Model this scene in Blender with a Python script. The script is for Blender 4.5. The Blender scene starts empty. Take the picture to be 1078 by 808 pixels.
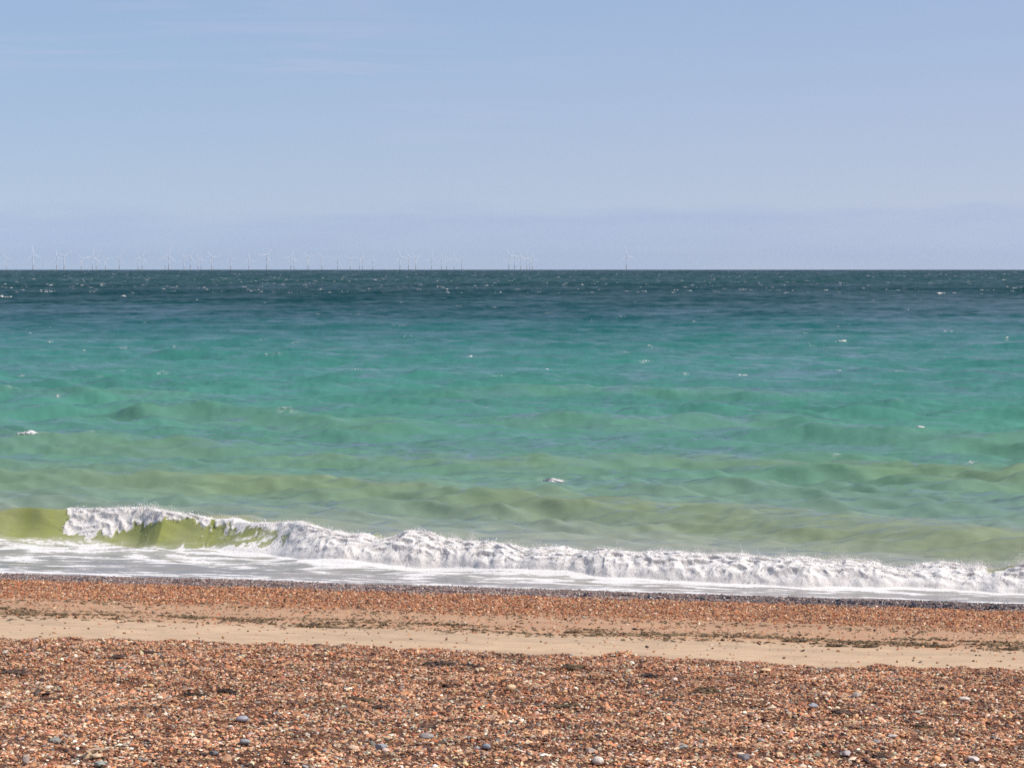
import bpy, math, random
import numpy as np
from mathutils import Vector

random.seed(11)
rng = np.random.default_rng(7)
C = bpy.context.scene.collection
sc = bpy.context.scene
f32 = np.float32

# ---------------------------------------------------------------- camera
EYE = 6.0                      # eye above still water
FPX = 2770.0                   # focal length in pixels of a 1078 px wide frame
PITCH = math.atan((404.0 - 280.3) / FPX)
cam_d = bpy.data.cameras.new('camera')
cam = bpy.data.objects.new('camera', cam_d)
C.objects.link(cam)
cam_d.sensor_width = 36.0
cam_d.lens = 36.0 * FPX / 1078.0
cam_d.clip_start = 0.1
cam_d.clip_end = 90000.0
cam.location = (0, 0, EYE)
cam.rotation_euler = (math.pi / 2 - PITCH, 0, 0)
sc.camera = cam
RE = 7.4e6                     # earth radius with mean refraction

# shore frame: the coast runs 14 degrees off the frame; s along the shore, v out to sea
TH = math.radians(14.0)
CT, ST = math.cos(TH), math.sin(TH)


def to_xy(s, v):
    return s * CT + v * ST, -s * ST + v * CT


def px_ray(X, Y):
    """x/y and z/y slopes of the view ray through a photo point"""
    a = (X - 539.0) / FPX
    b = (404.0 - Y) / FPX
    cy, sy = math.cos(PITCH), math.sin(PITCH)
    fy = cy + b * sy
    fz = -sy + b * cy
    return a / fy, fz / fy


def s_of_X(X, v=49.5):
    m = (np.asarray(X, float) - 539.0) / FPX
    y = v / (CT + ST * m)
    return CT * m * y - ST * y


# ---------------------------------------------------------------- noise
_G = np.array([[math.cos(a), math.sin(a)] for a in np.linspace(0, 2 * math.pi, 256, endpoint=False)], f32)


def _hash(ix, iy, seed):
    h = ix.astype(np.uint32) * np.uint32(374761393) + iy.astype(np.uint32) * np.uint32(668265263) + np.uint32(seed * 2246822519 & 0xffffffff)
    h = (h ^ (h >> np.uint32(13))) * np.uint32(1274126177)
    return ((h ^ (h >> np.uint32(16))) & np.uint32(255)).astype(np.int32)


def perlin(x, y, seed=0):
    x = np.asarray(x, np.float64); y = np.asarray(y, np.float64)
    x, y = np.broadcast_arrays(x, y)
    ix = np.floor(x); iy = np.floor(y)
    fx = (x - ix).astype(f32); fy = (y - iy).astype(f32)
    ix = ix.astype(np.int64); iy = iy.astype(np.int64)
    u = fx * fx * fx * (fx * (fx * 6 - 15) + 10)
    w = fy * fy * fy * (fy * (fy * 6 - 15) + 10)

    def g(dx, dy):
        gr = _G[_hash((ix + dx) & 0xffffffff, (iy + dy) & 0xffffffff, seed)]
        return gr[..., 0] * (fx - dx) + gr[..., 1] * (fy - dy)
    a = g(0, 0); b = g(1, 0); c = g(0, 1); d = g(1, 1)
    return ((a + (b - a) * u) * (1 - w) + (c + (d - c) * u) * w) * f32(1.5)


def fbm(x, y, octv=4, seed=0, gain=.5):
    out = 0; a = 1.0
    for i in range(octv):
        out = out + a * perlin(x * 2.03 ** i + 17.3 * i, y * 2.03 ** i - 9.1 * i, seed + i)
        a *= gain
    return out


def sstep(a, b, x):
    t = np.clip((x - a) / (b - a), 0, 1)
    return t * t * (3 - 2 * t)


def mixc(a, b, t):
    return a + (b - a) * t[..., None]


def lin(r, g, b):
    return tuple(((c / 255) / 12.92 if c / 255 <= .04045 else ((c / 255 + .055) / 1.055) ** 2.4) for c in (r, g, b))


# ---------------------------------------------------------------- mesh helpers
def mesh_np(name, V, loops, starts, totals, smooth=True, col=None, attrs=None):
    me = bpy.data.meshes.new(name)
    V = np.ascontiguousarray(V, f32)
    me.vertices.add(len(V)); me.vertices.foreach_set('co', V.ravel())
    me.loops.add(len(loops)); me.loops.foreach_set('vertex_index', np.ascontiguousarray(loops, np.int32))
    me.polygons.add(len(starts))
    me.polygons.foreach_set('loop_start', np.ascontiguousarray(starts, np.int32))
    me.polygons.foreach_set('use_smooth', np.full(len(starts), smooth, bool))
    if col is not None:
        a = me.attributes.new('col', 'FLOAT_COLOR', 'POINT')
        rgba = np.ones((len(V), 4), f32); rgba[:, :3] = col
        a.data.foreach_set('color', rgba.ravel())
    for k, arr in (attrs or {}).items():
        a = me.attributes.new(k, 'FLOAT', 'POINT')
        a.data.foreach_set('value', np.ascontiguousarray(arr, f32).ravel())
    me.update(calc_edges=True)
    return me


def grid_mesh(name, P, col=None, attrs=None):
    nr, nc = P.shape[:2]
    idx = np.arange(nr * nc, dtype=np.int32).reshape(nr, nc)
    q = np.stack([idx[:-1, :-1], idx[:-1, 1:], idx[1:, 1:], idx[1:, :-1]], -1).reshape(-1, 4)
    n = len(q)
    return mesh_np(name, P.reshape(-1, 3), q.ravel(), np.arange(n) * 4, None, True,
                   None if col is None else col.reshape(-1, 3), attrs)


def link(name, me, mat=None, parent=None):
    o = bpy.data.objects.new(name, me)
    C.objects.link(o)
    if mat: me.materials.append(mat)
    if parent: o.parent = parent
    return o


def ico(sub):
    import bmesh
    bm = bmesh.new()
    bmesh.ops.create_icosphere(bm, subdivisions=sub, radius=1.0)
    V = np.array([v.co[:] for v in bm.verts], f32)
    F = np.array([[v.index for v in f.verts] for f in bm.faces], np.int32)
    bm.free()
    return V, F


ICO1, ICO2, ICO3 = ico(1), ico(2), ico(3)
OCT = (np.array([[1, 0, 0], [-1, 0, 0], [0, 1, 0], [0, -1, 0], [0, 0, 1], [0, 0, -1]], f32),
       np.array([[0, 2, 4], [2, 1, 4], [1, 3, 4], [3, 0, 4], [2, 0, 5], [1, 2, 5], [3, 1, 5], [0, 3, 5]], np.int32))


def rot_mats(n, tilt=.35, yaw=None):
    """random yaw about z with a modest random tilt"""
    a = rng.uniform(0, 2 * math.pi, n) if yaw is None else yaw
    t = rng.normal(0, tilt, n); b = rng.normal(0, tilt, n)
    ca, sa, ct, st, cb, sb = np.cos(a), np.sin(a), np.cos(t), np.sin(t), np.cos(b), np.sin(b)
    o = np.zeros(n); i = np.ones(n)
    Rz = np.stack([ca, -sa, o, sa, ca, o, o, o, i], -1).reshape(n, 3, 3)
    Rx = np.stack([i, o, o, o, ct, -st, o, st, ct], -1).reshape(n, 3, 3)
    Ry = np.stack([cb, o, sb, o, i, o, -sb, o, cb], -1).reshape(n, 3, 3)
    return (Rz @ Rx @ Ry).astype(f32)


def scatter(name, base, pos, scale, col, tilt=.35, jitter=.25, smooth=False, yaw=None, nvar=24):
    """one mesh of many small pieces: pos (n,3), scale (n,3), col (n,3)"""
    BV, BF = base
    n = len(pos)
    var = np.stack([BV * (1 + rng.normal(0, jitter, (len(BV), 1))) for _ in range(nvar)]).astype(f32)
    L = var[rng.integers(0, nvar, n)] * scale[:, None, :].astype(f32)
    R = rot_mats(n, tilt, yaw)
    V = np.einsum('nij,nkj->nki', R, L) + pos[:, None, :].astype(f32)
    nv = len(BV)
    F = (BF[None] + (np.arange(n, dtype=np.int32) * nv)[:, None, None]).reshape(-1, 3)
    cc = np.repeat(col.astype(f32), nv, axis=0)
    return mesh_np(name, V.reshape(-1, 3), F.ravel(), np.arange(len(F)) * 3, None, smooth, cc)


# ---------------------------------------------------------------- material helpers
def new_mat(name):
    m = bpy.data.materials.new(name)
    m.use_nodes = True
    nt = m.node_tree
    return m, nt, nt.nodes['Principled BSDF'], nt.nodes['Material Output']


def N(nt, t, **kw):
    n = nt.nodes.new(t)
    for k, v in kw.items():
        if k in n.inputs.keys() if isinstance(k, str) else False:
            n.inputs[k].default_value = v
        else:
            setattr(n, k, v)
    return n


def MATH(nt, op, a, b=None, clamp=False):
    n = nt.nodes.new('ShaderNodeMath'); n.operation = op; n.use_clamp = clamp
    for i, x in enumerate((a, b)):
        if x is None: continue
        if isinstance(x, (int, float)): n.inputs[i].default_value = x
        else: nt.links.new(x, n.inputs[i])
    return n.outputs[0]


def MIX(nt, fac, a, b, blend='MIX'):
    n = nt.nodes.new('ShaderNodeMix'); n.data_type = 'RGBA'; n.blend_type = blend
    for key, x in ((0, fac), (6, a), (7, b)):
        if isinstance(x, (int, float)): n.inputs[key].default_value = x
        elif isinstance(x, tuple): n.inputs[key].default_value = (*x[:3], 1)
        else: nt.links.new(x, n.inputs[key])
    return n.outputs[2]


def NOISE(nt, vec, scale, detail=4, rough=.55, dist=0):
    n = nt.nodes.new('ShaderNodeTexNoise')
    n.inputs['Scale'].default_value = scale; n.inputs['Detail'].default_value = detail
    n.inputs['Roughness'].default_value = rough; n.inputs['Distortion'].default_value = dist
    nt.links.new(vec, n.inputs['Vector'])
    return n.outputs['Fac']


def MAPV(nt, vec, scale=(1, 1, 1), rz=0.0):
    n = nt.nodes.new('ShaderNodeMapping')
    n.inputs['Scale'].default_value = scale; n.inputs['Rotation'].default_value = (0, 0, rz)
    nt.links.new(vec, n.inputs['Vector'])
    return n.outputs[0]


def RANGE(nt, x, a, b, c=0.0, d=1.0):
    n = nt.nodes.new('ShaderNodeMapRange'); n.interpolation_type = 'SMOOTHSTEP'
    n.inputs[1].default_value = a; n.inputs[2].default_value = b
    n.inputs[3].default_value = c; n.inputs[4].default_value = d
    nt.links.new(x, n.inputs[0])
    return n.outputs[0]


def ATTR(nt, name, out='Fac'):
    n = nt.nodes.new('ShaderNodeAttribute'); n.attribute_name = name
    return n.outputs[out]


def BUMP(nt, h, strength, dist):
    n = nt.nodes.new('ShaderNodeBump')
    n.inputs['Strength'].default_value = strength; n.inputs['Distance'].default_value = dist
    nt.links.new(h, n.inputs['Height'])
    return n.outputs[0]


# ---------------------------------------------------------------- light
SUN_EL, SUN_AZ = math.radians(49), math.radians(116)       # azimuth: right of the view axis
sun_d = bpy.data.lights.new('sun', 'SUN')
sun_d.energy = 3.7; sun_d.angle = math.radians(.53); sun_d.color = (1.0, .95, .87)
sun = bpy.data.objects.new('sun', sun_d); C.objects.link(sun)
sd = Vector((math.sin(SUN_AZ) * math.cos(SUN_EL), math.cos(SUN_AZ) * math.cos(SUN_EL), math.sin(SUN_EL)))
sun.rotation_euler = sd.to_track_quat('Z', 'Y').to_euler()
sun.location = (30, 10, 60)

w = bpy.data.worlds.new('World'); sc.world = w; w.use_nodes = True
nt = w.node_tree
bg = nt.nodes['Background']
sky = nt.nodes.new('ShaderNodeTexSky'); sky.sky_type = 'NISHITA'; sky.sun_disc = False
sky.sun_elevation = SUN_EL; sky.sun_rotation = SUN_AZ
sky.altitude = 0; sky.air_density = 1.0; sky.dust_density = .5; sky.ozone_density = 1.6
tc = nt.nodes.new('ShaderNodeTexCoord')
dirv = tc.outputs['Generated']
up = nt.nodes.new('ShaderNodeVectorMath'); up.operation = 'ADD'
up.inputs[1].default_value = (0, 0, .20)                  # clear air: the blue of higher up reaches lower
nrm = nt.nodes.new('ShaderNodeVectorMath'); nrm.operation = 'NORMALIZE'
nt.links.new(dirv, up.inputs[0]); nt.links.new(up.outputs[0], nrm.inputs[0])
nt.links.new(nrm.outputs[0], sky.inputs['Vector'])
sp = nt.nodes.new('ShaderNodeSeparateXYZ'); nt.links.new(dirv, sp.inputs[0])
# faint distant cloud: a low flat bank over the horizon and thin high streaks
v1 = MAPV(nt, dirv, (14, 14, 130))
n1 = NOISE(nt, v1, 1.0, 5, .55)
edge = MATH(nt, 'ADD', MATH(nt, 'MULTIPLY', MATH(nt, 'SUBTRACT', n1, .5), .016), .0215)
bank = RANGE(nt, MATH(nt, 'SUBTRACT', sp.outputs[2], edge), -.006, .0035, 1, 0)
v2 = MAPV(nt, dirv, (11, 11, 210))
st = RANGE(nt, NOISE(nt, v2, 1.0, 5, .55, .6), .43, .62)
v3 = MAPV(nt, dirv, (5, 5, 40))
st2 = RANGE(nt, NOISE(nt, v3, 1.3, 3, .5), .45, .7)
low = MATH(nt, 'MULTIPLY', RANGE(nt, sp.outputs[2], .03, .07), RANGE(nt, sp.outputs[0], .06, -.09, .12, 1.0))
strk = MATH(nt, 'MULTIPLY', MATH(nt, 'MULTIPLY', st, low), MATH(nt, 'MULTIPLY', st2, .6))
SKYMUL = (1.31, 1.15, 1.045)
base = MIX(nt, 1.0, sky.outputs[0], SKYMUL, 'MULTIPLY')
base = MIX(nt, RANGE(nt, sp.outputs[2], .11, .0, 0, 1), base, MIX(nt, 1.0, base, (1.10, .97, .88), 'MULTIPLY'))
base = MIX(nt, 1.0, base, MIX(nt, RANGE(nt, sp.outputs[0], -.22, .22), (.955, .985, 1.0), (1.07, 1.02, 1.03)), 'MULTIPLY')
bankc = MIX(nt, 1.0, base, (.87, .89, .99), 'MULTIPLY')
c1 = MIX(nt, MATH(nt, 'MULTIPLY', bank, RANGE(nt, n1, .25, .7, .55, 1.0)), base, bankc)
cloudc = MIX(nt, 1.0, base, (1.20, 1.05, 1.03), 'MULTIPLY')
c2 = MIX(nt, strk, c1, cloudc)
nt.links.new(c2, bg.inputs['Color'])
bg.inputs['Strength'].default_value = .123

sc.view_settings.view_transform = 'Standard'
sc.view_settings.look = 'None'
sc.view_settings.exposure = 0.3
sc.view_settings.gamma = 1.0
sc.view_settings.use_curve_mapping = False
sc.cycles.max_bounces = 8
sc.cycles.diffuse_bounces = 6
sc.cycles.glossy_bounces = 3
sc.cycles.volume_bounces = 1
sc.cycles.use_denoising = False

# ---------------------------------------------------------------- terrain
TV = [-60, 0, 17, 19.6, 31.7, 32.4, 33.0, 36.7, 39.4, 43.4, 46, 47.4, 49, 60, 90]
TZ = [8.0, 4.30, 2.48, 2.2, 1.14, 1.04, .93, .75, .60, .36, .14, .0, -.22, -1.6, -4]


def bank_wobble(s):
    return .26 * perlin(s / 2.3, s * 0 + .3, 41) + .12 * perlin(s / .7, s * 0 + 5.3, 42) + .06 * perlin(s / .25, s * 0 + 7.7, 43)


def terrain(s, v, rough=True):
    s = np.asarray(s, np.float64); v = np.asarray(v, np.float64)
    wob = bank_wobble(s) * sstep(24, 30, v) * (1 - sstep(36, 38, v))
    z = np.interp(v - wob, TV, TZ)
    if rough:
        k = 1 - sstep(32.2, 32.8, v - wob)                       # on the shingle bank
        z = z + k * (.07 * fbm(s / 1.5, v / .9, 3, 51) + .022 * fbm(s / .35, v / .3, 2, 55))
        k2 = sstep(38.6, 40, v) * (1 - sstep(45, 46, v))
        z = z + k2 * .02 * fbm(s / .8, v / .5, 3, 61) + .012 * fbm(s / 2.0, v / .8, 3, 66) * (1 - k)
    return z


def on_beach(X, Y):
    """world point where the view ray through a photo point meets the beach"""
    ax, az = px_ray(X, Y)
    y = np.linspace(12, 60, 6000)
    x = ax * y; z = EYE + az * y
    s = x * CT - y * ST; v = x * ST + y * CT
    zz = terrain(s, v)
    k = int(np.argmax(z <= zz))
    return float(x[k]), float(y[k]), float(zz[k]), float(s[k]), float(v[k])


vr = np.concatenate([np.linspace(-60, 8, 24), np.linspace(9, 17, 60), np.arange(17.05, 48, .055), np.arange(48, 90, .8)])
NC = 640
tcol = np.linspace(-1, 1, NC)
Sg = (-.25 * np.maximum(vr, 10))[:, None] + tcol[None] * (0.27 * np.maximum(vr, 10) + 5.0 + np.maximum(0, 17 - vr) * 1.2)[:, None]
Vg = np.repeat(vr[:, None], NC, 1)
Zg = terrain(Sg, Vg)
Xg, Yg = to_xy(Sg, Vg)
wobg = bank_wobble(Sg)
c_sand = np.array(lin(190, 162, 131)); c_osand = np.array(lin(178, 138, 106)); c_shin = np.array(lin(96, 66, 50))
c_wet = np.array(lin(112, 88, 80)); c_orsh = np.array(lin(150, 104, 74))
col = np.zeros(Zg.shape + (3,)) + c_shin
n_a = fbm(Sg / 1.7, Vg / .5, 4, 71); n_b = fbm(Sg / .5, Vg / .22, 3, 77); n_c = fbm(Sg / 4.0, Vg / 1.2, 2, 79)
col = mixc(col, np.zeros_like(col) + c_sand, sstep(32.25, 32.55, Vg - wobg))
mid = sstep(35.7, 36.9, Vg + .35 * n_a)
col = mixc(col, np.zeros_like(col) + c_osand, mid * np.clip(.85 + .25 * n_b, 0, 1))
col = mixc(col, np.zeros_like(col) + c_orsh, sstep(38.8, 40.9, Vg + .5 * n_a + .4 * n_c))
col = mixc(col, np.zeros_like(col) + c_wet, sstep(43.6, 44.2, Vg + .5 * n_a))
col *= (1 + .12 * n_b + .09 * n_a + .06 * n_c)[..., None]
wet = sstep(43.6, 44.2, Vg + .25 * n_a)

m_beach, nt, bs, out = new_mat('beach_ground')
pos = nt.nodes.new('ShaderNodeNewGeometry').outputs['Position']
g1 = NOISE(nt, pos, 55, 4, .6); g2 = NOISE(nt, MAPV(nt, pos, (2, 5, 2)), 3.0, 5, .6)
cc = ATTR(nt, 'col', 'Color')
k = MATH(nt, 'ADD', MATH(nt, 'MULTIPLY', MATH(nt, 'SUBTRACT', g1, .5), .7), 1.0)
k = MATH(nt, 'ADD', k, MATH(nt, 'MULTIPLY', MATH(nt, 'SUBTRACT', g2, .5), .35))
vm = nt.nodes.new('ShaderNodeVectorMath'); vm.operation = 'SCALE'
nt.links.new(cc, vm.inputs[0]); nt.links.new(k, vm.inputs['Scale'])
nt.links.new(vm.outputs[0], bs.inputs['Base Color'])
nt.links.new(RANGE(nt, ATTR(nt, 'wet'), 0, 1, .95, .22), bs.inputs['Roughness'])
bs.inputs['Specular IOR Level'].default_value = .35
nt.links.new(BUMP(nt, g1, .6, .012), bs.inputs['Normal'])
o = link('beach', grid_mesh('beach', np.stack([Xg, Yg, Zg], -1), col, {'wet': wet}), m_beach)
o['kind'] = 'structure'

# ---------------------------------------------------------------- pebbles
m_peb, nt, bs, out = new_mat('pebble_flint')
pos = nt.nodes.new('ShaderNodeNewGeometry').outputs['Position']
pn = NOISE(nt, pos, 60, 3, .6)
k = MATH(nt, 'ADD', MATH(nt, 'MULTIPLY', MATH(nt, 'SUBTRACT', pn, .5), .55), 1.0)
vm = nt.nodes.new('ShaderNodeVectorMath'); vm.operation = 'SCALE'
nt.links.new(ATTR(nt, 'col', 'Color'), vm.inputs[0]); nt.links.new(k, vm.inputs['Scale'])
nt.links.new(vm.outputs[0], bs.inputs['Base Color'])
bs.inputs['Roughness'].default_value = .6
bs.inputs['Specular IOR Level'].default_value = .4
m_wet = m_peb.copy(); m_wet.name = 'pebble_wet'
b2 = m_wet.node_tree.nodes['Principled BSDF']
b2.inputs['Roughness'].default_value = .32; b2.inputs['Specular IOR Level'].default_value = .6

PAL = [((184, 130, 92), 24), ((162, 106, 72), 20), ((204, 160, 124), 14), ((136, 86, 60), 13), ((102, 66, 50), 10),
       ((200, 178, 154), 7), ((154, 138, 126), 5), ((110, 100, 94), 3), ((216, 204, 188), 2.6), ((68, 50, 42), 8),
       ((192, 116, 70), 6), ((178, 144, 102), 5), ((134, 134, 136), 1)]
PC = np.array([lin(*c) for c, _ in PAL]); PW = np.array([w_ for _, w_ in PAL], float); PW /= PW.sum()


def pebble_cols(n, extra=None):
    c = PC[rng.choice(len(PC), n, p=PW)]
    c = c * .9 + .1 * c.mean(1, keepdims=True)
    c = c * np.array([1.03, 1.0, .91]) * rng.uniform(.74, 1.2, (n, 1)) * (1 + rng.normal(0, .05, (n, 3)))
    return np.clip(c, .01, .9)


def beach_points(n, v0, v1, margin=4.5, keep=None):
    v = np.sqrt(rng.uniform(v0 ** 2, v1 ** 2, n))
    s = -.249 * v + rng.uniform(-1, 1, n) * (.206 * v + margin)
    if keep is not None:
        k = keep(s, v); s, v = s[k], v[k]
    return s, v


def peb(name, n, v0, v1, r0, r1, base, mat, keep=None, colf=None, flat=.6, sink=.25, tilt=.35, pw=2.2, jitter=.22, margin=4.5):
    s, v = beach_points(n, v0, v1, margin, keep)
    n = len(s)
    r = r0 + (r1 - r0) * rng.uniform(0, 1, n) ** pw
    sc3 = np.stack([r * rng.uniform(.8, 1.5, n), r * rng.uniform(.7, 1.05, n), r * flat * rng.uniform(.6, 1.25, n)], -1)
    x, y = to_xy(s, v)
    z = terrain(s, v) + r * flat * (1 - 2 * sink) * rng.uniform(.2, 1.5, n)
    c = pebble_cols(n)
    if colf is not None: c = colf(c, s, v)
    o = link(name, scatter(name, base, np.stack([x, y, z], -1), sc3, c, tilt, jitter), mat)
    o['kind'] = 'stuff'
    return o


def on_bank(s, v):
    return (v - bank_wobble(s)) < 32.52 + rng.normal(0, .05, len(s))


def tone(c, s, v):
    """patchy noise that darkens or pales the stone colours"""
    t = fbm(s / 1.4, v / .45, 3, 91)
    t2 = fbm(s / .5, v / .3, 2, 95)
    pale = np.clip((27 - v) / 8, 0, 1)[:, None] * np.array([.10, .16, .20])
    c = c * (1 + .36 * t + .18 * t2)[:, None] * (1 + pale)
    return np.clip(c, .01, .9)


peb('shingle', 520000, 15.6, 33.4, .0075, .0215, ICO1, m_peb, on_bank, tone, pw=1.8)
peb('coarse_shingle', 8000, 15.6, 32.6, .020, .038, ICO2, m_peb, on_bank, tone, pw=3.0, jitter=.1, sink=.3)


def band_keep(s, v):
    p = sstep(38.7, 41.0, v + .5 * fbm(s / 1.7, v / .5, 4, 71) + .4 * fbm(s / 4.0, v / 1.2, 2, 79)) * .95 + .04 * (v > 35.9) + .012
    return rng.uniform(0, 1, len(s)) < p * (1 - sstep(43.7, 44.4, v))


def band_col(c, s, v):
    return np.clip(c * (1 + .2 * fbm(s / 1.2, v / .4, 3, 93))[:, None] * np.array([.98, .89, .80]), .01, .9)


peb('strand_shingle', 178000, 32.8, 44.2, .009, .025, ICO1, m_peb, band_keep, band_col, pw=1.6)


def wet_keep(s, v):
    t = fbm(s / 1.1, v / .4, 3, 97)
    return (rng.uniform(0, 1, len(s)) < np.clip(.62 + .9 * t, .08, 1)) & (v + .5 * t + rng.normal(0, .12, len(s)) > 43.75)


def wet_col(c, s, v):
    g = c.mean(1, keepdims=True)
    return np.clip((.45 * c + .55 * g * np.array([1.0, .87, .86])) * .70 * ((1 + .5 * fbm(s / .9, v / .3, 3, 98)) * (1.1 - .38 * sstep(-13, -3, s)))[:, None], .008, .4)


peb('wet_shingle', 128000, 43.4, 47.6, .010, .028, ICO1, m_wet, wet_keep, wet_col, pw=1.6)


def dark_keep(s, v):
    X = np.interp(s, [s_of_X(0, 44), s_of_X(1078, 44)], [0, 1078])
    return rng.uniform(0, 1, len(s)) < np.clip((X - 560) / 450, .03, 1) * np.clip(.5 + 1.5 * fbm(s / .6, v / .25, 2, 99), 0, 1)


peb('dark_wet_stones', 2200, 43.9, 45.3, .02, .055, ICO2, m_wet, dark_keep,
    lambda c, s, v: np.clip(c * 0 + np.array(lin(48, 42, 44)) * rng.uniform(.5, 1.3, (len(s), 1)), .005, .3), jitter=.12)

# ---------------------------------------------------------------- sea
rows = [43.8]
while rows[-1] < 30000:
    v = rows[-1]
    if v < 48.3: d = .035
    elif v < 55.2: d = .018
    elif v < 60: d = .055
    else: d = max(.07, .55 * v * v / 16620 * (1 if v < 4000 else 1.8))
    rows.append(v + d)
vr = np.array(rows); NR = len(vr)
dvr = np.gradient(vr)
NC = 1350
tcol = np.linspace(-1, 1, NC)
half = .235 * vr + 4.5
S = (-.249 * vr)[:, None] + tcol[None] * half[:, None]
V = np.repeat(vr[:, None], NC, 1)
dsr = 2 * half / NC
print('sea grid', NR, NC)

# wind sea: many component waves, each faded out where the sheet is too coarse to carry it
Z = np.zeros((NR, NC), f32); DV = np.zeros((NR, NC), f32); DS = np.zeros((NR, NC), f32)
wr = np.random.default_rng(23)
NW = 84
lams = np.exp(np.linspace(math.log(.6), math.log(26), NW)) * wr.uniform(.9, 1.1, NW)
S32 = S.astype(f32); V32 = V.astype(f32)
for lam in lams:
    ang = wr.normal(0, .17 if lam > 5 else .36) + .12
    kk = 2 * math.pi / lam
    ks, kv = kk * math.sin(ang), kk * math.cos(ang)
    amp = .0105 * lam ** .72 * (1.35 if lam < 3 else .95 if lam < 5 else .52) if lam < 7 else .0105 * .52 * 7 ** .72
    lv = 2 * math.pi / max(abs(kv), 1e-3)
    fr = np.clip((lv / dvr - 2.2) / 2.5, .5 if lam > 5 else .25, 1) * np.clip((2 * math.pi / max(abs(ks), 1e-3) / dsr - 2.2) / 2.5, 0, 1)
    fr = fr * (.35 * sstep(51, 58, vr) + .65 * sstep(60, 85, vr)) if lam > 3 else fr * (.35 * sstep(47.5, 50, vr) + .65 * sstep(51, 60, vr))
    use = np.nonzero(fr > 0)[0]
    if not len(use): continue
    a, b = use[0], use[-1] + 1
    ph = (ks * S[a:b] + kv * V[a:b] + wr.uniform(0, 6.28)) % (2 * math.pi)
    ph = ph.astype(f32)
    # groups: waves come in packets with finite crests
    A = (amp * fr[a:b, None]).astype(f32)
    Z[a:b] += A * np.cos(ph)
    q = (.55 if lam < 6 else .7) * A * np.sin(ph)
    DV[a:b] -= q * f32(math.cos(ang)); DS[a:b] -= q * f32(math.sin(ang))
grp = (1 + .55 * fbm(S / 30, V / 22, 2, 201)).astype(f32)
Z *= grp; DV *= grp; DS *= grp
ra, rb = np.searchsorted(vr, 50), np.searchsorted(vr, 420)
s_, v_ = S[ra:rb], V[ra:rb]
Z[ra:rb] += (  .046 * fbm(s_ / 1.4 + .25 * v_, v_ / .45, 3, 205, .6) * sstep(50, 56, v_) * sstep(170, 100, v_) * (1 + .6 * fbm(s_ / 7, v_ / 5, 2, 208))).astype(f32)
Z[ra:rb] += (.095 * fbm(s_ / 3.4 + .1 * v_, v_ / 1.7, 4, 206, .62) * sstep(75, 130, v_) * sstep(420, 250, v_)).astype(f32)


SWF = np.zeros((NR, NC), f32)


def swell(pts, H, front=1.0, back=2.4, seed=0, lump=.35):
    """a shoaling swell along a crest line given as (photo x, offshore distance)"""
    global Z, DV
    sv = sorted((float(s_of_X(X, v)), v) for X, v in pts)
    ss = [p[0] for p in sv]; vv = [p[1] for p in sv]
    a, b = np.searchsorted(vr, min(vv) - 7), np.searchsorted(vr, max(vv) + 9)
    s_, v_ = S[a:b], V[a:b]
    vc = np.interp(s_, ss, vv) + .22 * perlin(s_ / 3.5, s_ * 0 + seed, 300 + seed)
    end = sstep(ss[0] - 4, ss[0] + 1.0, s_) * (1 - sstep(ss[-1] - 1.0, ss[-1] + 4, s_))
    h = H * end * (1 + lump * fbm(s_ / 4.5, v_ / 12, 2, 310 + seed))
    d = v_ - vc
    prof = np.where(d < 0, np.exp(-(d / front) ** 2), np.exp(-(d / back) ** 2)) - .28 * np.exp(-((d + 2.6 * front) / (1.5 * front)) ** 2)
    Z[a:b] += (h * prof).astype(f32)
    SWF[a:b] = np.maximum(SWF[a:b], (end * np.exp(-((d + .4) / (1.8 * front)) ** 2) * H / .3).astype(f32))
    DV[a:b] -= (h * .55 * np.exp(-(d / (front * 1.1)) ** 2)).astype(f32)


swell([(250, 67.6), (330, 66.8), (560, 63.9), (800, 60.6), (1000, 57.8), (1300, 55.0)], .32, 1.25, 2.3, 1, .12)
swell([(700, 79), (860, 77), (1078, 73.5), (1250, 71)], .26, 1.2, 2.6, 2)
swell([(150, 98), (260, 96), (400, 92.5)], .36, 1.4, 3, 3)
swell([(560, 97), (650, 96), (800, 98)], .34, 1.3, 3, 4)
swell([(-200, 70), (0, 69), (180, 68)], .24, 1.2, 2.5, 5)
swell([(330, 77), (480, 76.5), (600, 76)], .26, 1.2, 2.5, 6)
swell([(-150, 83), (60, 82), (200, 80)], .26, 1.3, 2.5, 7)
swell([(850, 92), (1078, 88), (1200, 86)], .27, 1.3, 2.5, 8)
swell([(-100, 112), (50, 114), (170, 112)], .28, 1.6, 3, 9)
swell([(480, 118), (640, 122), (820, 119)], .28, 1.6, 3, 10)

# the breaker -----------------------------------------------------------------
BX = np.array([-500, -200, 0, 60, 100, 145, 165, 215, 240, 300, 340, 450, 540, 700, 850, 950, 1000, 1078, 1500], float)
TOE = np.array([52.5, 52.5, 52.6, 52.75, 52.9, 52.6, 52.2, 52.2, 52.1, 51.5, 50.9, 50.6, 50.2, 49.3, 48.9, 49.1, 49.2, 49.0, 48.9])
BS = s_of_X(BX, TOE + .5)
FACE = np.array([1.15, 1.15, 1.15, 1.15, 1.15, 1.2, 1.2, 1.2, 1.15, 1.05, 1.0, .95, .9, .9, .9, .9, .9, .9, .9])
CH = np.array([.56, .58, .59, .60, .62, .66, .68, .60, .60, .57, .56, .47, .41, .39, .44, .35, .33, .40, .36])
ROLL = np.array([0, 0, 0, 0, 0, 0, 0, 0, .1, .45, .9, 1, 1, 1, 1, 1, 1, 1, 1], float)     # 1 where the wave is broken water
a, b = np.searchsorted(vr, 46.0), np.searchsorted(vr, 60.5)
s_, v_ = S[a:b], V[a:b]
Xs = np.interp(s_, BS, BX)                    # along-shore place, read as photo x
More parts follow.
